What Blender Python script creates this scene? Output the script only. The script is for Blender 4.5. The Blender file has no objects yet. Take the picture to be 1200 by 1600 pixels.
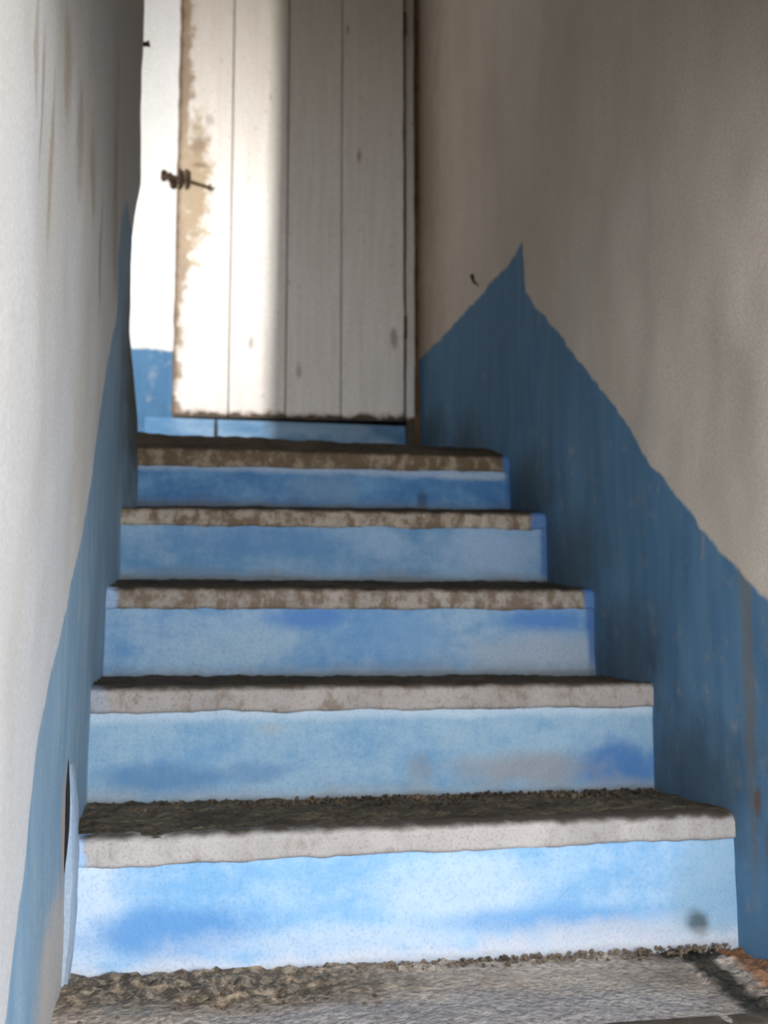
import bpy, bmesh, math, random
from mathutils import Vector, Matrix, noise
random.seed(7)
C = bpy.context.scene.collection
Z0 = 0.61                       # camera height above the lower floor

# ------------------------------------------------------------------ camera
cam_d = bpy.data.cameras.new('camera'); cam = bpy.data.objects.new('camera', cam_d); C.objects.link(cam)
cam_d.sensor_fit = 'HORIZONTAL'; cam_d.sensor_width = 36.0; cam_d.lens = 36.0*1650/1200
cam_d.clip_start = 0.02
yaw, pitch = math.radians(10.654), math.radians(6.282)
fwd = Vector((math.sin(yaw)*math.cos(pitch), math.cos(yaw)*math.cos(pitch), math.sin(pitch)))
cam.location = (0, 0, Z0)
cam.rotation_euler = fwd.to_track_quat('-Z', 'Y').to_euler()
cam_d.dof.use_dof = True; cam_d.dof.focus_distance = 1.15; cam_d.dof.aperture_fstop = 8.0
bpy.context.scene.camera = cam

# ------------------------------------------------------------------ world, lights, exposure
S = bpy.context.scene
S.view_settings.view_transform = 'Standard'; S.view_settings.look = 'None'
S.view_settings.gamma = 1; S.view_settings.use_curve_mapping = False
S.view_settings.exposure = 0.35
w = bpy.data.worlds.new('sky'); S.world = w; w.use_nodes = True
w.node_tree.nodes['Background'].inputs[0].default_value = (0.90, 0.94, 1.0, 1)
w.node_tree.nodes['Background'].inputs[1].default_value = 2.3

def area(name, loc, target, sx, sy, power, col, spread=180):
    d = bpy.data.lights.new(name, 'AREA'); d.shape = 'RECTANGLE'; d.size = sx; d.size_y = sy
    d.energy = power; d.color = col; d.spread = math.radians(spread)
    o = bpy.data.objects.new(name, d); C.objects.link(o); o.location = loc
    o.rotation_euler = (Vector(target)-Vector(loc)).to_track_quat('-Z', 'Y').to_euler()
    return o
# daylight through the entrance behind and to the right of the camera
area('entrance_daylight', (0.42, -0.60, Z0+0.20), (0.42, 1.7, Z0-0.05), 1.0, 1.0, 27, (0.98, 0.99, 1.0))
# daylight through the slim window beside the landing
area('window_daylight', (-1.77, -0.52, Z0+1.10), (0.0, 3.48, Z0+1.27), 0.15, 0.8, 9.5, (1.0, 0.985, 0.97), 35)

# ------------------------------------------------------------------ helpers
def fb(x, y, z, s=1.0, o=3):
    return noise.fractal(Vector((x*s, y*s, z*s)), 1.0, 2.0, o, noise_basis='PERLIN_ORIGINAL')

def link(name, me, mat, parent=None, smooth=True):
    o = bpy.data.objects.new(name, me); C.objects.link(o)
    if mat: me.materials.append(mat)
    if smooth:
        for p in me.polygons: p.use_smooth = True
    if parent:
        o.parent = parent
        mw = parent.matrix_world if parent.type != 'EMPTY' else Matrix.Translation(parent.location)
        o.matrix_parent_inverse = mw.inverted()
    return o

def tag(o, label=None, cat=None, kind=None, group=None):
    if label: o['label'] = label
    if cat: o['category'] = cat
    if kind: o['kind'] = kind
    if group: o['group'] = group
    return o

def empty(name, loc):
    o = bpy.data.objects.new(name, None); C.objects.link(o); o.location = loc
    o.empty_display_size = 0.1
    return o

def lin(a, b, n): return [a+(b-a)*i/n for i in range(n+1)]

def slab(name, us, vs, fn, back, mat, parent=None):
    """closed solid: front surface fn(u,v), pushed by the vector back to close it"""
    bm = bmesh.new(); nu, nv = len(us), len(vs)
    b = Vector(back)
    F = [[bm.verts.new(fn(u, v)) for v in vs] for u in us]
    ring = [(i, 0) for i in range(nu)] + [(nu-1, j) for j in range(1, nv)] + \
           [(i, nv-1) for i in range(nu-2, -1, -1)] + [(0, j) for j in range(nv-2, 0, -1)]
    K = [bm.verts.new(F[i][j].co + b) for i, j in ring]
    for i in range(nu-1):
        for j in range(nv-1):
            bm.faces.new((F[i][j], F[i+1][j], F[i+1][j+1], F[i][j+1]))
    n = len(ring)
    for k in range(n):
        a, c = ring[k], ring[(k+1) % n]
        bm.faces.new((F[c[0]][c[1]], F[a[0]][a[1]], K[k], K[(k+1) % n]))
    bm.faces.new(list(reversed(K)))
    bmesh.ops.recalc_face_normals(bm, faces=bm.faces)
    me = bpy.data.meshes.new(name); bm.to_mesh(me); bm.free()
    o = link(name, me, mat, parent)
    me.set_sharp_from_angle(angle=math.radians(50))
    return o

def box_bm(bm, lo, hi, n=1, jit=0.0, bev=0.0, sd=0):
    r = bmesh.ops.create_cube(bm, size=1.0)
    vs = r['verts']
    for v in vs:
        v.co = Vector([lo[k]+(hi[k]-lo[k])*(v.co[k]+0.5) for k in range(3)])
    es = list({e for v in vs for e in v.link_edges})
    if bev: bmesh.ops.bevel(bm, geom=es, offset=bev, segments=2, affect='EDGES')

def tube_bm(bm, pts, rad, seg=8):
    pts = [Vector(p) for p in pts]; rings = []
    for i, p in enumerate(pts):
        t = (pts[min(i+1, len(pts)-1)]-pts[max(i-1, 0)]).normalized()
        a = t.orthogonal().normalized(); b = t.cross(a)
        rr = rad[i] if isinstance(rad, (list, tuple)) else rad
        rings.append([bm.verts.new(p+(a*math.cos(k*2*math.pi/seg)+b*math.sin(k*2*math.pi/seg))*rr) for k in range(seg)])
    for i in range(len(rings)-1):
        for k in range(seg):
            bm.faces.new((rings[i][k], rings[i][(k+1) % seg], rings[i+1][(k+1) % seg], rings[i+1][k]))
    bm.faces.new(list(reversed(rings[0]))); bm.faces.new(rings[-1])

def from_bm(name, bm, mat, parent=None, smooth=False):
    bmesh.ops.recalc_face_normals(bm, faces=bm.faces)
    me = bpy.data.meshes.new(name); bm.to_mesh(me); bm.free()
    return link(name, me, mat, parent, smooth)

# ------------------------------------------------------------------ material toolkit
class MatB:
    def __init__(s, name, rough=0.85):
        s.m = bpy.data.materials.new(name); s.m.use_nodes = True
        s.t = s.m.node_tree; s.N = s.t.nodes; s.L = s.t.links
        s.b = s.N['Principled BSDF']; s.b.inputs['Roughness'].default_value = rough
        s.tc = s.N.new('ShaderNodeTexCoord'); s.P = s.tc.outputs['Object']
        s.b.inputs['Specular IOR Level'].default_value = 0.25
        sp = s.N.new('ShaderNodeSeparateXYZ'); s.L.new(s.P, sp.inputs[0]); s.X, s.Y, s.Z = sp.outputs
        s.col = None
    def _in(s, sock, v):
        if isinstance(v, (int, float)): sock.default_value = v
        elif isinstance(v, tuple): sock.default_value = v if len(v) != 3 or sock.type == 'VECTOR' else (*v, 1)
        else: s.L.new(v, sock)
    def math(s, op, a, b=0.0, c=0.0, clamp=False):
        n = s.N.new('ShaderNodeMath'); n.operation = op; n.use_clamp = clamp
        s._in(n.inputs[0], a); s._in(n.inputs[1], b)
        if op in ('MULTIPLY_ADD', 'SMOOTH_MIN', 'SMOOTH_MAX'): s._in(n.inputs[2], c)
        return n.outputs[0]
    def noise(s, scale=(1, 1, 1), sc=5.0, det=4, rough=0.55, off=(0, 0, 0)):
        mp = s.N.new('ShaderNodeMapping'); s.L.new(s.P, mp.inputs[0])
        mp.inputs['Scale'].default_value = scale; mp.inputs['Location'].default_value = off
        n = s.N.new('ShaderNodeTexNoise'); s.L.new(mp.outputs[0], n.inputs['Vector'])
        n.inputs['Scale'].default_value = sc; n.inputs['Detail'].default_value = det; n.inputs['Roughness'].default_value = rough
        return n.outputs['Fac']
    def rng(s, v, a, b, c=0.0, d=1.0, smooth=True):
        n = s.N.new('ShaderNodeMapRange'); n.interpolation_type = 'SMOOTHSTEP' if smooth else 'LINEAR'
        s._in(n.inputs[0], v)
        for i, x in enumerate((a, b, c, d)): s._in(n.inputs[i+1], x)
        return n.outputs[0]
    def mix(s, f, a, b, mode='MIX'):
        n = s.N.new('ShaderNodeMix'); n.data_type = 'RGBA'; n.blend_type = mode
        s._in(n.inputs[0], f); s._in(n.inputs[6], a); s._in(n.inputs[7], b)
        return n.outputs[2]
    def blob(s, c, r, wob=0.4, soft=0.5, nz=None):
        """irregular patch mask round c with radii r (0 radius = that axis ignored)"""
        acc = None
        for ax, cc, rr in zip((s.X, s.Y, s.Z), c, r):
            if not rr: continue
            d = s.math('MULTIPLY', s.math('SUBTRACT', ax, cc), 1.0/rr)
            d = s.math('MULTIPLY', d, d)
            acc = d if acc is None else s.math('ADD', acc, d)
        if nz is None:
            nz = s.wn
            if not hasattr(s, 'wf'): s.wf = s.noise(sc=55, det=6, rough=0.75, off=(5, 5, 5))
            nz = s.math('ADD', s.math('MULTIPLY', nz, 0.6), s.math('MULTIPLY', s.wf, 0.4))
        acc = s.math('ADD', s.math('SQRT', acc), s.math('MULTIPLY', s.math('SUBTRACT', nz, 0.5), wob*5))
        return s.rng(acc, 1.0+soft, 1.0-soft)
    def curve(s, v, pts, x0, x1, z0, z1):
        n = s.N.new('ShaderNodeFloatCurve'); cv = n.mapping.curves[0]
        P = [((x-x0)/(x1-x0), (z-z0)/(z1-z0)) for x, z in pts]
        while len(cv.points) < len(P): cv.points.new(0.5, 0.5)
        for p, q in zip(cv.points, P): p.location = q; p.handle_type = 'VECTOR'
        n.mapping.update()
        s.L.new(s.rng(v, x0, x1, smooth=False), n.inputs['Value'])
        return s.rng(n.outputs[0], 0, 1, z0, z1, smooth=False)
    def bump(s, h, strength=0.3, dist=0.01):
        n = s.N.new('ShaderNodeBump'); n.inputs['Strength'].default_value = strength; n.inputs['Distance'].default_value = dist
        s.L.new(h, n.inputs['Height']); s.L.new(n.outputs[0], s.b.inputs['Normal'])
    def done(s, col):
        s._in(s.b.inputs['Base Color'], col); return s.m

def sr(r, g, b):
    f = lambda c: ((c/255+0.055)/1.055)**2.4 if c > 10 else c/255/12.92
    return (f(r), f(g), f(b))

def plaster(name, base, dirty, dado=None, blue=None, blue2=None, extra=None):
    m = MatB(name)
    m.wn = m.noise(sc=14, det=4)
    big = m.noise((1, 1, 0.45), 2.6, 5)
    streak = m.noise((3, 3, 0.35), 5.0, 4, off=(3, 1, 2))
    grain = m.noise(sc=230, det=2)
    col = m.mix(m.rng(big, 0.35, 0.7), base, dirty)
    col = m.mix(m.rng(streak, 0.5, 0.75, 0, 0.14), col, tuple(c*0.72 for c in dirty))
    if extra: col = extra(m, col)
    if dado:
        thr = m.curve(m.Y, dado, 0.0, 4.0, -1.0, 2.0) if len(dado) > 1 else dado[0][1]
        thr = m.math('ADD', thr, Z0)
        edge = m.math('ADD', m.math('SUBTRACT', m.Z, thr), m.math('MULTIPLY', m.math('SUBTRACT', m.wn, 0.5), 0.035))
        msk = m.rng(edge, 0.006, -0.006)
        st = m.noise((4, 4, 0.6), 7.0, 5, off=(1, 5, 2))
        pc = m.mix(m.rng(st, 0.25, 0.8), blue, blue2)
        pc = m.mix(m.rng(m.noise(sc=24, det=4, off=(9, 9, 9)), 0.55, 0.8, 0, 0.35), pc, tuple(c*0.8 for c in dirty))
        if dado_extra.get(name): pc = dado_extra[name](m, pc)
        col = m.mix(msk, col, pc)
    col = m.mix(m.rng(grain, 0.25, 0.75, 0.0, 0.30, smooth=False), col, (0.12, 0.11, 0.10))
    m.bump(m.math('ADD', m.math('MULTIPLY', m.noise(sc=45, det=5), 0.6), big), 0.25, 0.004)
    return m.done(col)

# dado outlines: (y along the stair, z relative to the camera height)
R_DADO = [(0, -0.83), (1.316, 0.036), (1.398, 0.084), (1.489, 0.147), (1.71, 0.314), (1.846, 0.428), (2.006, 0.556), (2.196, 0.693),
          (2.315, 0.784), (2.345, 0.925), (2.40, 0.910), (2.778, 0.902), (3.55, 0.92), (4.0, 0.92)]
L_DADO = [(0, -1.0), (0.95, -0.323), (1.091, -0.123), (1.278, 0.001), (1.548, 0.201), (1.782, 0.405), (1.953, 0.588), (2.072, 0.80), (2.2, 0.90), (4.0, 0.92)]

def rw_dado(m, pc):
    # scraped pale strip, rusty flakes, dark shade above the treads painted in
    f = m.blob((0, 1.375, Z0-0.02), (0, 0.016, 0.30), 0.3, 0.4)
    pc = m.mix(m.math('MULTIPLY', f, 0.65), pc, (0.20, 0.19, 0.17))
    for (y, z, ry, rz) in ((1.335, -0.30, 0.012, 0.03), (1.31, -0.36, 0.02, 0.05), (1.36, -0.235, 0.010, 0.02), (1.30, -0.42, 0.03, 0.05)):
        pc = m.mix(m.math('MULTIPLY', m.blob((0, y, Z0+z), (0, ry, rz), 0.5), 0.75), pc, (0.20, 0.10, 0.04))
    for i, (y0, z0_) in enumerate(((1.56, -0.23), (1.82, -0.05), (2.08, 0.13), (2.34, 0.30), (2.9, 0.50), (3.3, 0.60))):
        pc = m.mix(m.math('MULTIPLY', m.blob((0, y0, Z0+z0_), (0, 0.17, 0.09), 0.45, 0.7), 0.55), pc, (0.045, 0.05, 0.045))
    return pc
def lw_dado(m, pc):
    f = m.blob((0, 1.30, Z0-0.40), (0, 0.16, 0.10), 0.3, 0.4)
    pc = m.mix(m.math('MULTIPLY', f, 0.9), pc, (0.50, 0.45, 0.40))
    f = m.blob((0, 1.345, Z0-0.25), (0, 0.02, 0.07), 0.4, 0.5)
    pc = m.mix(m.math('MULTIPLY', f, 0.8), pc, (0.46, 0.36, 0.30))
    pc = m.mix(m.blob((0, 2.5, Z0+0.5), (0, 0.28, 0.22), 0.3, 0.6), pc, (0.06, 0.07, 0.06))
    return pc
dado_extra = {'plaster_wall_right': rw_dado, 'plaster_wall_left': lw_dado}

def rw_extra(m, col):
    # browner towards the top and beside the door
    f = m.rng(m.math('ADD', m.Z, m.math('MULTIPLY', m.wn, 0.5)), Z0+0.9, Z0+2.2)
    col = m.mix(m.math('MULTIPLY', f, 0.35), col, (0.34, 0.29, 0.20))
    f = m.blob((0, 3.5, Z0+1.5), (0, 0.35, 1.1), 0.4, 0.6)
    return m.mix(m.math('MULTIPLY', f, 0.5), col, (0.26, 0.18, 0.10))
def lw_extra(m, col):
    for (y, z, ry, rz) in ((0.90, 0.50, 0.012, 0.05), (0.95, 0.47, 0.012, 0.06), (1.04, 0.46, 0.015, 0.07), (1.16, 0.62, 0.03, 0.06), (1.28, 0.60, 0.03, 0.07), (1.45, 0.63, 0.04, 0.06), (1.62, 0.56, 0.03, 0.08), (1.9, 0.80, 0.06, 0.2)):
        col = m.mix(m.math('MULTIPLY', m.blob((0, y, Z0+z), (0, ry, rz), 0.55, 0.6), 0.55), col, (0.30, 0.22, 0.13))
    f = m.rng(m.math('ADD', m.Z, m.math('MULTIPLY', m.wn, 0.12)), Z0+0.55, Z0+0.85)  # shade on the upper wall, painted in as a brown darkening
    return m.mix(m.math('MULTIPLY', f, 0.22), col, (0.22, 0.19, 0.14))

BLUE, BLUE2 = sr(74, 120, 158), sr(104, 144, 174)
M_wr = plaster('plaster_wall_right', sr(228, 216, 201), sr(212, 198, 181), R_DADO, sr(78, 126, 166), sr(102, 144, 174), rw_extra)
M_wl = plaster('plaster_wall_left', sr(204, 204, 206), sr(196, 191, 182), L_DADO, sr(116, 152, 180), sr(142, 168, 186), lw_extra)
M_we = plaster('plaster_wall_landing', sr(232, 230, 228), sr(214, 212, 208), [(0, 0.925), (4, 0.925)], sr(58, 106, 146), sr(80, 124, 160))
M_pl = plaster('plaster_plain', sr(205, 200, 192), sr(180, 172, 160))
M_dk = plaster('plaster_dark', sr(90, 84, 78), sr(70, 64, 58))  # darker plaster colour for the room behind the door

# ------------------------------------------------------------------ the setting
XL, XR = -0.137, 0.778
Y = [1.150, 1.438, 1.698, 1.958, 2.218, 2.478]          # riser planes
def wob(a, b, s, k): return fb(a, b, s, 3.0)*k + fb(a, b, s+5, 14.0, 2)*k*0.22

ys = lin(0.86, 3.62, 138); zs = lin(-0.62, 1.6, 88)+[1.8, 2.0, 2.3, 2.6]
slab('wall_right', ys, zs, lambda y, z: Vector((XR+wob(y, z, 1.0, 0.006), y, z+Z0)), (0.18, 0, 0), M_wr)
tag(bpy.data.objects['wall_right'], 'pale plaster wall right of the stairs with peaked blue dado', 'wall', 'structure')

def lw(y, z):
    x = XL+wob(y, z, 2.0, 0.005)
    k = max(0.0, 1-abs(y-2.43)/0.25)
    x += k*0.028*max(0, min(1, (0.68-z)/0.22))          # flared foot of the corner
    x += k*(0.016*max(0, min(1, (z-0.90)/0.12)) if z > 0 else 0)
    if y > 2.40: x -= 0.008*((y-2.40)/0.035)**2          # rounded arris
    return Vector((x, y, z+Z0))
slab('wall_left', lin(-1.2, 0.8, 10)[:-1]+lin(0.8, 2.4, 80)+[2.41, 2.42, 2.428, 2.434], lin(-0.62, 1.6, 88)+[1.8, 2.0, 2.15], lw, (-0.125, 0, 0), M_wl)
tag(bpy.data.objects['wall_left'], 'whitewashed plaster wall left of the stairs, narrow blue dado', 'wall', 'structure')

# landing end wall: face with the doorway cut out
YE = 3.52
def endwall():
    bm = bmesh.new()
    for (x0, x1, z0, z1) in ((-1.95, -0.02, 0.36, 2.6), (-0.02, 0.745, 2.44, 2.6), (0.745, 0.80, 0.30, 2.6)):
        nx = max(1, int((x1-x0)/0.04)); nz = max(1, int((z1-z0)/0.04))
        vs = [[bm.verts.new((x, YE+wob(x, z, 3.0, 0.004), z+Z0)) for z in lin(z0, z1, nz)] for x in lin(x0, x1, nx)]
        bk = [[bm.verts.new((x, YE+0.14, z+Z0)) for z in (z0, z1)] for x in (x0, x1)]
        for i in range(nx):
            for j in range(nz): bm.faces.new((vs[i][j], vs[i+1][j], vs[i+1][j+1], vs[i][j+1]))
        bm.faces.new((bk[0][0], bk[0][1], bk[1][1], bk[1][0]))
        bm.faces.new([vs[0][j] for j in range(nz+1)]+[bk[0][1], bk[0][0]])
        bm.faces.new([vs[nx][j] for j in range(nz, -1, -1)]+[bk[1][0], bk[1][1]])
        bm.faces.new([vs[i][nz] for i in range(nx+1)]+[bk[1][1], bk[0][1]])
        bm.faces.new([vs[i][0] for i in range(nx, -1, -1)]+[bk[0][0], bk[1][0]])
    return from_bm('wall_back', bm, M_we, smooth=False)
tag(endwall(), 'white landing wall with blue lower band behind the plank door', 'wall', 'structure')

def box_obj(name, lo, hi, mat, label, cat='wall', kind='structure', bev=0.0):
    bm = bmesh.new(); box_bm(bm, (lo[0], lo[1], lo[2]+Z0), (hi[0], hi[1], hi[2]+Z0), bev=bev)
    return tag(from_bm(name, bm, mat), label, cat, kind)
box_obj('shade_beam', (-0.30, 0.52, 0.57), (1.2, 0.72, 2.6), M_pl, 'unseen plastered beam added overhead to shade the upper left wall', 'beam')  # out-of-view beam, added to keep light off the upper left wall
# dark room behind the door
def shell(name, lo, hi, t, mat, label, skip='-y'):
    bm = bmesh.new()
    L = [(lo[0]-t, lo[1], lo[2], lo[0], hi[1], hi[2]), (hi[0], lo[1], lo[2], hi[0]+t, hi[1], hi[2]),
         (lo[0]-t, hi[1], lo[2], hi[0]+t, hi[1]+t, hi[2]), (lo[0]-t, lo[1], lo[2]-t, hi[0]+t, hi[1]+t, lo[2]), (lo[0]-t, lo[1], hi[2], hi[0]+t, hi[1]+t, hi[2]+t)]
    for a in L: box_bm(bm, (a[0], a[1], a[2]+Z0), (a[3], a[4], a[5]+Z0))
    return tag(from_bm(name, bm, mat), label, 'wall', 'structure')
shell('wall_store_room', (-0.02, YE+0.14, 0.66), (0.745, 4.4, 2.44), 0.06, M_dk, 'dark bare walls of the room behind the plank door')
# side room by the landing, its slim window, far walls
box_obj('wall_side_room', (-2.1, -0.75, -0.62), (-1.95, 3.66, 2.6), M_pl, 'plain plaster wall of the side room beyond the landing')
bm = bmesh.new()
for (x0, x1, z0, z1) in ((-1.95, -1.845, -0.62, 2.6), (-1.615, -0.262, -0.62, 2.6), (-1.845, -1.615, -0.62, 0.66), (-1.845, -1.615, 1.54, 2.6)):
    box_bm(bm, (x0, -0.75, z0+Z0), (x1, -0.60, z1+Z0))
tag(from_bm('wall_window_side', bm, M_pl), 'plain plaster wall pierced by the slim window', 'wall', 'structure')
box_obj('ceiling', (-0.45, -1.2, 2.6), (0.96, 3.66, 2.7), M_pl, 'flat plaster ceiling over the staircase and landing', 'ceiling')
box_obj('ceiling_side', (-2.1, 2.2, 2.6), (-0.45, 3.66, 2.7), M_pl, 'flat plaster ceiling of the passage left of the landing', 'ceiling')

# ------------------------------------------------------------------ dirt, concrete, paints for the steps
def concrete(name, dark, light, amt=0.5, extra=None):
    m = MatB(name, 0.95); m.wn = m.noise(sc=22, det=5)
    a = m.noise(sc=9, det=6, rough=0.65); g = m.noise(sc=120, det=3)
    col = m.mix(m.rng(a, amt-0.18, amt+0.18), dark, light)
    if extra: col = extra(m, col)
    col = m.mix(m.rng(g, 0.42, 0.7, 0, 0.55), col, tuple(c*0.45 for c in dark))
    m.bump(m.math('ADD', g, m.math('MULTIPLY', m.noise(sc=40, det=5), 1.5)), 0.7, 0.008)
    return m.done(col)
def t0_extra(m, col):
    # smooth grey worn middle, pale screed patch, black-green streak and rusty corner
    col = m.mix(m.math('MULTIPLY', m.blob((0.33, 1.22, 0), (0.33, 0.075, 0), 0.25, 0.4), 0.75), col, sr(162, 160, 162))
    col = m.mix(m.blob((-0.050, 1.315, 0), (0.045, 0.03, 0), 0.3, 0.15), col, sr(168, 164, 160))
    col = m.mix(m.math('MULTIPLY', m.blob((0.04, 1.375, 0), (0.26, 0.085, 0), 0.25, 0.4), 0.85), col, m.mix(m.rng(m.noise(sc=75, det=3), 0.42, 0.58), sr(64, 54, 40), sr(146, 130, 108)))
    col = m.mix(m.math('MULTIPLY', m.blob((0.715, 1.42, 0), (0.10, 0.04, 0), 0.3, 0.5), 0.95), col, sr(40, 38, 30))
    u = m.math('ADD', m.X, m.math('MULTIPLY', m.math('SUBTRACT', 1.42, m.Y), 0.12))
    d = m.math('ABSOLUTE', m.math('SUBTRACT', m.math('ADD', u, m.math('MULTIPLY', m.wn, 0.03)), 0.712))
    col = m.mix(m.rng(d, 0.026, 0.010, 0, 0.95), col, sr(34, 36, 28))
    col = m.mix(m.rng(u, 0.732, 0.748, 0, 0.85), col, sr(150, 100, 62))
    return col
T_MATS = [concrete('tread_concrete_lowest', sr(138, 122, 108), sr(188, 174, 160), 0.45, t0_extra),
          concrete('tread_concrete_second', sr(66, 58, 46), sr(104, 94, 78)),
          concrete('tread_concrete_dark', sr(52, 44, 34), sr(84, 72, 56))]

def nosing_mat(i, cream, dirt, amt):
    cream = tuple(c*(0.70, 0.68, 0.56, 0.64, 0.75, 0.88)[i] for c in cream)
    m = MatB('nosing_paint_%d' % i, 0.8); m.wn = m.noise(sc=30, det=4, off=(i, 0, 0))
    v = m.noise((1, 1, 0.7), 34, 7, 0.7, off=(i*3.1, 2, 1)); a = m.noise((1, 1, 0.6), 7, 6, 0.65, off=(i*5.7, 0, 0))
    col = m.mix(m.rng(a, 0.3, 0.7), cream, tuple(c*0.72 for c in cream))
    col = m.mix(m.rng(m.math('ADD', v, m.math('MULTIPLY', a, 0.3)), amt-0.03, amt+0.14, 0, 0.85), col, dirt)
    zt = Z0+ZN[i]
    col = m.mix(m.rng(m.math('ADD', m.Z, m.math('MULTIPLY', m.wn, 0.016)), zt+0.0, zt+0.010, 0, 0.95), col, sr(58, 50, 40))
    xr_ = (0.9, 0.9, 0.9, 0.766, 0.752, 0.768)[i]
    col = m.mix(m.rng(m.math('ADD', m.X, m.math('MULTIPLY', m.wn, 0.03)), xr_, xr_+0.016, 0, 0.85), col, sr(62, 112, 168))
    if i in (1, 2, 3):
        col = m.mix(m.rng(m.math('ADD', m.X, m.math('MULTIPLY', m.wn, 0.04)), -0.088, -0.105, 0, (0, 0.9, 0.2, 0.6)[i]), col, sr(150, 185, 225))
    col = m.mix(m.rng(m.noise(sc=260, det=2), 0.5, 0.75, 0, 0.4), col, tuple(c*0.5 for c in dirt))
    m.bump(m.math('ADD', m.noise(sc=50, det=5), v), 0.5, 0.006)
    return m.done(col)

def riser_mat(i, deep, pale, wash, patches, amt=0.5, bottom=0.0):
    k_ = (0.8, 0.78, 0.68, 0.72, 0.78, 0.80)[i]      # per-step factor darkening the paint colours
    g_ = lambda c: (c[0]*k_, c[1]*k_, c[2]*k_)
    deep, pale, wash = g_(deep), g_(pale), g_(wash); patches = [(*p[:4], g_(p[4]), p[5]) for p in patches]
    m = MatB('riser_paint_%d' % i, 0.62); m.wn = m.noise(sc=16, det=5, off=(0, i*2.3, i))
    m.b.inputs['Specular IOR Level'].default_value = 0.35
    a = m.noise((0.55, 1, 1.2), 11, 8, 0.68, off=(i*7.3, 1, 0)); b = m.noise((1, 1, 0.5), 42, 6, 0.7, off=(i, 4, 2))
    mixv = m.math('ADD', m.math('MULTIPLY', a, 0.7), m.math('MULTIPLY', b, 0.3))
    col = m.mix(m.rng(mixv, amt-0.13, amt+0.13), deep, pale)
    zb, zt = Z0+ZB[i], Z0+ZN[i]
    for (u, v, ru, rv, c, k) in patches:
        col = m.mix(m.math('MULTIPLY', m.blob((XL+u*(XR-XL), 0, zb+v*(zt-zb)), (ru*(XR-XL), 0, rv*(zt-zb)), 0.45, 0.55), k), col, c)
    if i in (2, 5): col = m.mix(m.rng(m.math('ADD', m.Z, m.math('MULTIPLY', m.wn, 0.02)), zt-BAND[i]-0.010, zt-BAND[i]+0.006, 0, 0.4), col, sr(196, 204, 212))
    if i > 2: col = m.mix(m.rng(m.math('ADD', m.X, m.math('MULTIPLY', m.wn, 0.02)), 0.770, 0.782, 0, 0.8), col, sr(40, 84, 140))
    if bottom:
        col = m.mix(m.rng(m.math('ADD', m.Z, m.math('MULTIPLY', m.wn, 0.05)), zb+0.055, zb+0.03, 0, bottom), col, wash)
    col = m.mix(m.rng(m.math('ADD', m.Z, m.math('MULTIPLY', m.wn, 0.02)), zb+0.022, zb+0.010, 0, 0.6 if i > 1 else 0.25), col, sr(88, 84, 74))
    col = m.mix(m.rng(m.noise(sc=240, det=2, off=(0, 0, i)), 0.45, 0.75, 0, 0.28), col, tuple(c*0.55 for c in deep))
    m.bump(m.math('ADD', m.math('MULTIPLY', m.noise(sc=70, det=4), 0.4), b), 0.4, 0.005)
    return m.done(col)

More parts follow.
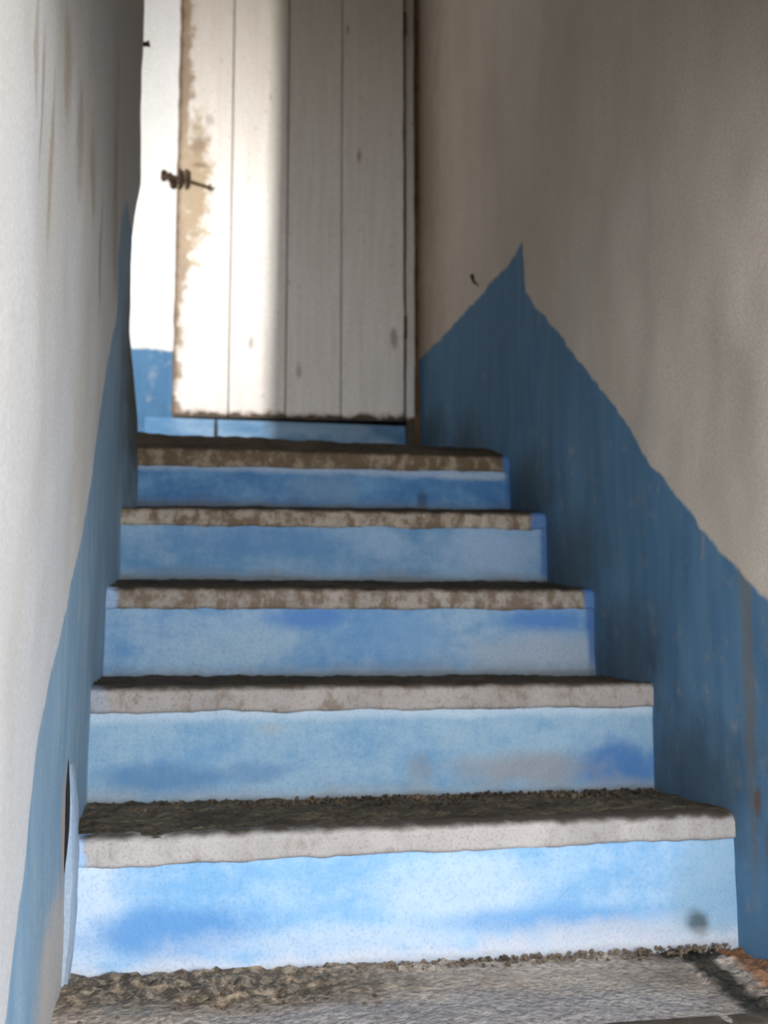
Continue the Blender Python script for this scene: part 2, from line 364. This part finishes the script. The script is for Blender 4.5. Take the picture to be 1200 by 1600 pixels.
# heights relative to the camera: nosing tops (left, right) and the tread backs (left, right)
NL = [-0.440, -0.267, -0.090, 0.072, 0.245, 0.414]
NR = [-0.442, -0.261, -0.093, 0.074, 0.252, 0.423]
BL = [-0.434, -0.264, -0.084, 0.099, 0.280, 0.478]
BR = [-0.448, -0.270, -0.090, 0.103, 0.290, 0.466]
ZN = [(a+b)/2 for a, b in zip(NL, NR)]
ZB = [-0.61]+[(a+b)/2 for a, b in zip(BL[:-1], BR[:-1])]
BAND = [0.036, 0.036, 0.039, 0.038, 0.036, 0.042]
W_, D_ = sr(226, 232, 242), sr(96, 150, 206)
RM = [dict(deep=sr(120, 170, 215), pale=sr(190, 215, 240), wash=W_, patches=[]),
      dict(deep=sr(132, 188, 236), pale=sr(180, 214, 244), wash=sr(220, 224, 234), bottom=0.85, amt=0.50,
           patches=[(0.02, 0.5, 0.05, 0.5, sr(212, 228, 246), 0.8), (0.14, 0.30, 0.12, 0.16, sr(98, 160, 222), 0.9), (0.56, 0.5, 0.12, 0.3, sr(206, 226, 248), 0.7),
                    (0.38, 0.18, 0.2, 0.12, sr(214, 226, 240), 0.6), (0.7, 0.25, 0.18, 0.1, sr(110, 170, 228), 0.7), (0.80, 0.10, 0.2, 0.14, sr(206, 212, 224), 0.8),
                    (0.96, 0.4, 0.06, 0.6, sr(150, 184, 208), 0.7), (0.935, 0.16, 0.018, 0.10, sr(66, 78, 82), 0.85), (0.94, 0.02, 0.012, 0.12, sr(80, 86, 88), 0.7)]),
      dict(deep=sr(112, 164, 206), pale=sr(156, 190, 214), wash=sr(160, 168, 176), bottom=0.6, amt=0.46,
           patches=[(0.12, 0.22, 0.09, 0.12, sr(84, 136, 184), 0.7), (0.26, 0.24, 0.07, 0.09, sr(84, 136, 184), 0.6), (0.93, 0.22, 0.09, 0.20, sr(70, 126, 190), 0.95),
                    (0.75, 0.22, 0.12, 0.14, sr(158, 160, 166), 0.8), (0.56, 0.25, 0.02, 0.12, sr(160, 148, 132), 0.35), (0.3, 0.62, 0.02, 0.04, sr(180, 178, 176), 0.4)]),
      dict(deep=sr(92, 146, 196), pale=sr(148, 182, 210), wash=sr(140, 150, 158), bottom=0.5, amt=0.47,
           patches=[(0.40, 0.68, 0.08, 0.14, sr(66, 128, 200), 0.8), (0.55, 0.5, 0.1, 0.3, sr(84, 144, 204), 0.5), (0.9, 0.64, 0.10, 0.16, sr(72, 132, 200), 0.9),
                    (0.88, 0.24, 0.15, 0.26, sr(164, 178, 194), 0.85), (0.25, 0.35, 0.12, 0.2, sr(156, 184, 206), 0.7)]),
      dict(deep=sr(86, 138, 180), pale=sr(134, 168, 198), wash=sr(120, 128, 136), bottom=0.5, amt=0.50,
           patches=[(0.88, 0.45, 0.12, 0.4, sr(150, 176, 206), 0.8), (0.60, 0.55, 0.06, 0.2, sr(148, 174, 204), 0.6), (0.3, 0.55, 0.2, 0.2, sr(70, 124, 180), 0.5)]),
      dict(deep=sr(58, 116, 172), pale=sr(106, 156, 198), wash=sr(96, 104, 112), bottom=0.3, amt=0.52,
           patches=[(0.5, 0.3, 0.08, 0.3, sr(120, 150, 182), 0.5), (0.9, 0.6, 0.1, 0.05, sr(150, 170, 190), 0.6), (0.76, 0.15, 0.015, 0.2, sr(28, 70, 104), 0.8)])]
CREAM = [sr(190, 182, 176), sr(214, 208, 204), sr(204, 196, 190), sr(196, 186, 174), sr(186, 174, 158), sr(164, 148, 126)]
DIRT = [sr(110, 98, 88), sr(142, 132, 124), sr(120, 106, 96), sr(102, 86, 70), sr(96, 78, 60), sr(86, 70, 50)]
AMT = [0.68, 0.72, 0.66, 0.60, 0.60, 0.56]

stair = empty('staircase', (0.32, 1.178, 0))
tag(stair, 'worn concrete staircase with blue painted risers and dirty cream nosings', 'staircase', 'thing')
def lerp(a, b, t): return a+(b-a)*t
for i in range(6):
    y0, y1 = Y[i], (Y[i+1] if i < 5 else 3.50)
    xs = lin(XL-0.006, XR+0.006, 130 if i < 3 else 80)
    xa, xb = xs[0], xs[-1]
    def top(x, y, i=i, y0=y0, y1=y1):
        s = (x-XL)/(XR-XL); t = min(1.0, (y-y0)/0.26)
        if i == 5: t = min(1.0, t*1.8)
        n = lerp(NL[i], NR[i], s); b = lerp(BL[i], BR[i], s)
        z = n+(b-n)*t
        # worn, uneven surface; crumbling strip at the back of the lower treads
        z += fb(x, y, i, 7.0)*0.003
        if i == 0:
            rough = 0.35+0.9*max(0, min(1, (y-(1.28 if x < 0.18 else 1.36))/0.05))*(0.45+0.75*max(0, 1-abs(x-0.05)/0.45))
            if x < -0.005 and 1.285 < y < 1.342: rough = 0.1
            if x > 0.66: rough = 1.1
        elif i == 1: rough = 0.9
        else: rough = 0.6
        edge = min(1, max(0, (y-y0-0.004)/0.02))
        if i == 0: z += max(-0.4, fb(x, y, 4.4, 70.0, 2))*0.007*max(0, rough-0.35)
        z += (fb(x, y, i+3.3, 42.0, 4)*0.0052 + fb(x, y, i+8, 110, 2)*0.002)*rough*edge
        if y < y0+0.012: z -= 0.004*(1-(y-y0+0.008)/0.02)**2
        return Vector((x, y, z+Z0))
    n_y = 60 if i == 0 else (46 if i < 3 else 26)
    yy = lin(y0-0.006, y0+0.27 if i == 5 else y1+0.01, n_y) + ([3.1, 3.5] if i == 5 else [])
    zlo = ZN[i]-0.20 if i else -0.61
    st = slab('step', xs, yy, top, (0, 0, -(0.165 if i else 0.16)), T_MATS[min(i, 2)], stair)
    if i == 0: tag(st, 'lowest grey step with crumbled surface')
    # blue riser
    zb_l, zb_r = (-0.61, -0.61) if i == 0 else (BL[i-1]-0.012, BR[i-1]-0.012)
    def rf(x, v, i=i, y0=y0, zb_l=zb_l, zb_r=zb_r):
        s = (x-XL)/(XR-XL)
        zt = lerp(NL[i], NR[i], s)-BAND[i]+0.004; zb = lerp(zb_l, zb_r, s)
        return Vector((x, y0-0.010+fb(x, v*0.17, i*2.0, 6.0)*0.003+fb(x, v*0.17, i, 40, 3)*0.0008, zb+(zt-zb)*v+Z0))
    slab('riser', lin(XL-0.012, XR+0.012, 90), lin(0, 1, 14), rf, (0, 0.028, 0), riser_mat(i, **RM[i]), st)
    # cream nosing band, rounded and chipped
    def nf(x, v, i=i, y0=y0):
        s = (x-XL)/(XR-XL); zt = lerp(NL[i], NR[i], s)
        lowz = zt-BAND[i]+fb(x, i, 0, 9.0)*0.004+fb(x, i, 3, 40.0)*0.0015
        chip = max(0, fb(x, i*3.0, 1.0, 16.0, 4)-0.2)*0.009
        topz = zt+0.002-chip+fb(x, i, 9, 30)*0.001
        a = v
        yv = y0-0.015+fb(x, a*0.05, i, 11.0)*0.002+fb(x, a*0.05, i, 60.0, 2)*0.0008
        if a > 0.72: yv += 0.010*((a-0.72)/0.28)**2+chip*0.4
        if a < 0.12: yv += 0.004*((0.12-a)/0.12)**2
        return Vector((x, yv, lowz+(topz-lowz)*a+Z0))
    slab('nosing', lin(XL-0.012, XR+0.012, 160), lin(0, 1, 12), nf, (0, 0.024, 0), nosing_mat(i, CREAM[i], DIRT[i], AMT[i]), st)

# floor below the stairs, landing floor to the left, side-room floor
M_fl = concrete('floor_concrete', sr(120, 112, 104), sr(160, 150, 140))
box_obj('floor', (-0.137, -1.2, -0.70), (2.4, 1.19, -0.61), M_fl, 'grey concrete floor at the foot of the stairs', 'floor')
box_obj('floor_landing', (-1.95, -0.6, 0.36), (-0.262, 3.52, 0.44), M_fl, 'grey concrete landing floor running left past the wall', 'floor')
box_obj('floor_landing_corner', (-0.262, 2.49, 0.36), (-0.157, 3.52, 0.44), M_fl, 'strip of landing floor beside the top step', 'floor')

# door sill: painted low riser under the door
def sill_f(x, v):
    return Vector((x, 3.485+fb(x, v*0.2, 5, 8)*0.003, 0.43+0.257*v-0.004*(x > 9)+Z0))
def sill_mat():
    m = MatB('sill_paint', 0.7); m.wn = m.noise(sc=20)
    a = m.noise((0.6, 1, 1.2), 9, 5, off=(2, 2, 2))
    col = m.mix(m.rng(a, 0.36, 0.64), sr(84, 128, 166), sr(140, 168, 194))
    col = m.mix(m.blob((0.09, 0, Z0+0.65), (0.006, 0, 0.05), 0.3), col, sr(40, 40, 36))
    return m.done(col)
o = slab('trim_1', lin(-0.14, XR+0.005, 60), lin(0, 1, 8), sill_f, (0, 0.16, 0), sill_mat())
tag(o, 'blue painted concrete sill under the plank door', 'sill', 'structure')

# ------------------------------------------------------------------ plank door
def door_mat():
    m = MatB('door_paint', 0.55); m.wn = m.noise(sc=26, det=5)
    g = m.noise((6, 6, 0.35), 9, 5, 0.6); sp = m.noise((1.6, 1.6, 1), 34, 3, 0.6, off=(4, 1, 1))
    big = m.noise((1, 1, 0.5), 3.0, 4, off=(2, 0, 1))
    col = m.mix(m.rng(g, 0.3, 0.7), sr(232, 227, 221), sr(222, 215, 207))
    col = m.mix(m.rng(m.Z, Z0+1.3, Z0+2.2, 0, 0.55), col, sr(176, 164, 146))
    col = m.mix(m.rng(sp, 0.66, 0.76, 0, 0.55), col, sr(140, 118, 92))
    f = m.math('ADD', m.X, m.math('MULTIPLY', m.math('SUBTRACT', m.wn, 0.5), 0.09))
    f = m.math('ADD', f, m.math('MULTIPLY', m.math('SUBTRACT', big, 0.5), 0.12))
    col = m.mix(m.rng(f, 0.0, -0.035, 0, 0.85), col, sr(128, 104, 76))
    col = m.mix(m.blob((0.0, 0, Z0+1.48), (0.05, 0, 0.22), 0.7, 0.5), col, sr(166, 148, 122))
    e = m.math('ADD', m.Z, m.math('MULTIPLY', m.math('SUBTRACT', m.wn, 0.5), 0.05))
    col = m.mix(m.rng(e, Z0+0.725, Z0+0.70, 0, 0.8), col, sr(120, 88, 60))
    col = m.mix(m.rng(e, Z0+0.712, Z0+0.700, 0, 0.95), col, sr(52, 44, 34))  # shadowed gap under the leaf, painted as a near-black bottom edge
    f2 = m.math('ADD', m.X, m.math('MULTIPLY', m.math('SUBTRACT', m.wn, 0.5), 0.03))
    col = m.mix(m.rng(f2, -0.036, -0.052, 0, 0.8), col, sr(84, 66, 46))
    for (x, z, rx, rz, k) in ((0.02, 1.56, 0.022, 0.008, 0.7), (0.01, 1.64, 0.02, 0.03, 0.5), (0.05, 1.72, 0.015, 0.02, 0.4), (0.56, 1.62, 0.006, 0.02, 0.7), (0.52, 2.08, 0.005, 0.018, 0.7), (0.20, 0.95, 0.008, 0.02, 0.5), (0.68, 0.98, 0.012, 0.03, 0.6), (0.36, 0.86, 0.008, 0.025, 0.5)):
        col = m.mix(m.math('MULTIPLY', m.blob((x, 0, Z0+z), (rx, 0, rz), 0.6, 0.6), k), col, sr(112, 92, 72))
    col = m.mix(m.rng(m.noise(sc=200, det=2), 0.3, 0.7, 0, 0.22), col, sr(120, 100, 80))
    m.bump(m.math('ADD', g, m.math('MULTIPLY', sp, 0.6)), 0.3, 0.004)
    return m.done(col)
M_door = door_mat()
M_wood = concrete('bare_brown_wood', sr(92, 68, 44), sr(134, 104, 74))
M_iron = concrete('rusted_iron', sr(58, 44, 36), sr(96, 72, 54))
door = empty('door_1', (0.724, 3.44, Z0+0.69))
tag(door, 'off-white four-plank door with brown weathered left edge and rusty bolt', 'door', 'structure')
A = Vector((-0.055, 3.492, 0)); B_ = Vector((0.716, 3.43, 0)); dv = (B_-A); dl = dv.length; du = dv/dl; nrm = Vector((du.y, -du.x, 0))
cuts = [0.0, 0.1845, 0.373, 0.558, dl]
for k in range(4):
    s0, s1 = cuts[k]+(0.0012 if k else 0), cuts[k+1]-0.0012
    proud = (0.0, 0.001, -0.003, -0.001)[k]
    us = lin(s0, s1, 10)
    us = [s0, s0+0.0022]+us[1:-1]+[s1-0.0022, s1]
    zz = lin(0.692, 2.43, 110)
    def pf(s, z, k=k, s0=s0, s1=s1, proud=proud):
        e = min(s-s0, s1-s)
        dep = proud-(0.0035 if e < 0.001 else 0)+fb(s, z, k, 4)*0.0015
        ss = s
        if k == 0 and s-s0 < 0.003: ss += fb(z, 1, 1, 12, 4)*0.004
        if k == 3 and s1-s < 0.003: ss += fb(z, 5, 1, 9, 4)*0.003
        zo = z
        if z < 0.70: zo = z+0.003*fb(s, 3, 1, 25, 3)+(s/dl)*0.003 + (0.006 if (k == 0 and s-s0 < 0.002) else 0)
        p = A+du*ss+nrm*dep
        return Vector((p.x, p.y, zo+Z0))
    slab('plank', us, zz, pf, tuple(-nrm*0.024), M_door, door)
# ledges nailed across the back
for zc in (0.95, 2.15):
    bm = bmesh.new(); box_bm(bm, (0, 0, -0.05), (dl-0.12, 0.022, 0.05), bev=0.003)
    M = Matrix.Translation(A+du*0.06-nrm*0.025+Vector((0, 0, zc+Z0))) @ Matrix.Rotation(math.atan2(du.y, du.x), 4, 'Z')
    bmesh.ops.transform(bm, matrix=M, verts=bm.verts)
    from_bm('ledge', bm, M_wood, door)
# frame post against the right wall
us = lin(0.729, 0.757, 4)
slab('frame_post', us, lin(0.47, 2.56, 90), lambda x, z: Vector((x+fb(z, x, 2, 7)*0.0025, 3.462+fb(x, z, 1, 10)*0.002, z+Z0)), (0, 0.055, 0), M_door, door)
slab('stop_bead', lin(0.760, 0.777, 2), lin(0.47, 2.56, 60), lambda x, z: Vector((x+fb(z, x, 4, 7)*0.002, 3.475, z+Z0)), (0, 0.04, 0), M_wood, door)
for zc in (1.02, 2.12):
    bm = bmesh.new()
    tube_bm(bm, [(0.722, 3.437, Z0+zc-0.04), (0.722, 3.437, Z0+zc+0.04)], 0.005, 10)
    from_bm('hinge', bm, M_iron, door, True)
# bolt
def dp(s, z, d): p = A+du*s+nrm*d; return Vector((p.x, p.y, Z0+z))
zc = 1.503
bm = bmesh.new()
tube_bm(bm, [dp(-0.022, zc+0.012, 0.012), dp(0.0, zc+0.005, 0.012), dp(0.03, zc-0.002, 0.012), dp(0.08, zc-0.016, 0.012), dp(0.112, zc-0.026, 0.012)], [0.0055, 0.006, 0.006, 0.0045, 0.005], 10)
tube_bm(bm, [dp(0.108, zc-0.028, 0.010), dp(0.112, zc-0.026, 0.024), dp(0.116, zc-0.020, 0.028)], [0.006, 0.0065, 0.004], 8)
bolt = from_bm('bolt', bm, M_iron, door, True); bolt['label'] = 'rusty sliding bolt'
bm = bmesh.new()
for s in (0.012, 0.034):
    tube_bm(bm, [dp(s, zc+0.034, 0.0), dp(s, zc+0.030, 0.016), dp(s, zc+0.004, 0.022), dp(s, zc-0.022, 0.016), dp(s, zc-0.026, 0.0)], 0.0065, 8)
o = from_bm('bolt_keeper', bm, M_iron, bolt, True)
bm = bmesh.new()
tube_bm(bm, [(-0.100, 3.535, Z0+1.515), (-0.096, 3.49, Z0+1.525), (-0.084, 3.478, Z0+1.514), (-0.068, 3.49, Z0+1.498), (-0.066, 3.535, Z0+1.49)], [0.010, 0.012, 0.014, 0.013, 0.010], 8)
tag(from_bm('bolt_staple', bm, M_iron, None, True), 'dark iron staple in the white wall left of the door bolt', 'staple')

# ------------------------------------------------------------------ small things
bm = bmesh.new(); tube_bm(bm, [(-0.150, 2.415, Z0+1.362), (-0.115, 2.412, Z0+1.366), (-0.108, 2.411, Z0+1.367)], [0.005, 0.0055, 0.008], 8)
tag(from_bm('peg', bm, M_iron, None, True), 'short dark iron peg sticking out of the left wall corner, high up', 'peg')
bm = bmesh.new(); tube_bm(bm, [(0.79, 2.72, Z0+0.925), (0.762, 2.718, Z0+0.945), (0.756, 2.717, Z0+0.965)], [0.004, 0.004, 0.006], 8)
tag(from_bm('nail', bm, M_iron, None, True), 'bent dark nail in the right wall just above the blue dado', 'nail')

# loose plaster lip at the left end of the lowest riser, with the open crack behind it
M_lip = plaster('loose_plaster', sr(146, 172, 198), sr(168, 176, 184))
def lip(v, z):
    t = (z+0.46)/0.29
    y = 1.378+0.052*v+0.012*t
    return Vector((-0.1365+0.011*math.sin(math.pi*min(1, max(0, t)))**0.6+fb(v, z, 2, 12)*0.003-(0.004 if v in (0, 1) else 0), y+fb(z, 3, 1, 9)*0.006*(1-v), z+Z0))
tag(slab('plaster_lip', lin(0, 1, 6), lin(-0.442, -0.17, 40), lip, (-0.02, 0, 0), M_lip), 'cracked pale blue plaster lip on left wall beside the lowest blue riser', 'plaster')
M_gap = MatB('crack_dark'); M_gap.wn = M_gap.noise(); mg = M_gap.done((0.012, 0.010, 0.008))
def gp(v, z):
    t = max(0.0, min(1, (z+0.315)/0.17)); wd = math.sin(math.pi*t)**0.9
    return Vector((-0.1395+0.0062*wd, 1.372+0.012*t-0.014*wd*(1-v), z+Z0))
o = slab('crack', [0, 1], lin(-0.315, -0.145, 24), gp, (-0.003, 0, 0), mg); tag(o, 'narrow black crack in the plaster at the left wall foot', 'crack')

# crumbs of broken plaster and dirt lying along the backs of the lower treads (uncountable)
def crumbs(name, n, place, size, mat, label):
    bm = bmesh.new()
    for _ in range(n):
        x, y, z = place(); s = size*random.uniform(0.4, 1.5)
        M = Matrix.Translation((x, y, z+Z0+s*0.25)) @ Matrix.Rotation(random.uniform(0, 6.28), 4, Vector((random.random(), random.random(), random.random()+0.1)).normalized()) @ \
            Matrix.Diagonal((s*random.uniform(0.7, 1.3), s*random.uniform(0.7, 1.3), s*0.7, 1))
        r = bmesh.ops.create_icosphere(bm, subdivisions=1, radius=0.5, matrix=M)
        for v in r['verts']: v.co += Vector((random.uniform(-1, 1), random.uniform(-1, 1), random.uniform(-1, 1)))*s*0.10
    o = from_bm(name, bm, mat); tag(o, label, 'debris', 'stuff'); return o
M_cr = concrete('crumb_brown', sr(76, 64, 50), sr(128, 114, 98), 0.5)
M_cr2 = concrete('crumb_dark', sr(52, 44, 34), sr(110, 96, 78), 0.55)
def p0():
    while True:
        x = random.uniform(XL+0.005, XR-0.02); y = 1.426-abs(random.gauss(0, 0.016))
        if x < 0.25 and random.random() < 0.6: y = random.uniform(1.28, 1.425)
        if x < 0.0 and 1.285 < y < 1.345: continue
        if x > 0.3 and random.random() < 0.55: continue
        return x, y, -0.442
crumbs('plaster_crumbs', 900, p0, 0.0055, M_cr, 'brown crumbs of broken concrete strewn on the lowest tread')
crumbs('dirt_crumbs', 700, lambda: (random.uniform(XL+0.005, XR-0.01), 1.69-abs(random.gauss(0, 0.05)), -0.267), 0.006, M_cr2, 'dark dirt crumbs strewn on the second tread up')
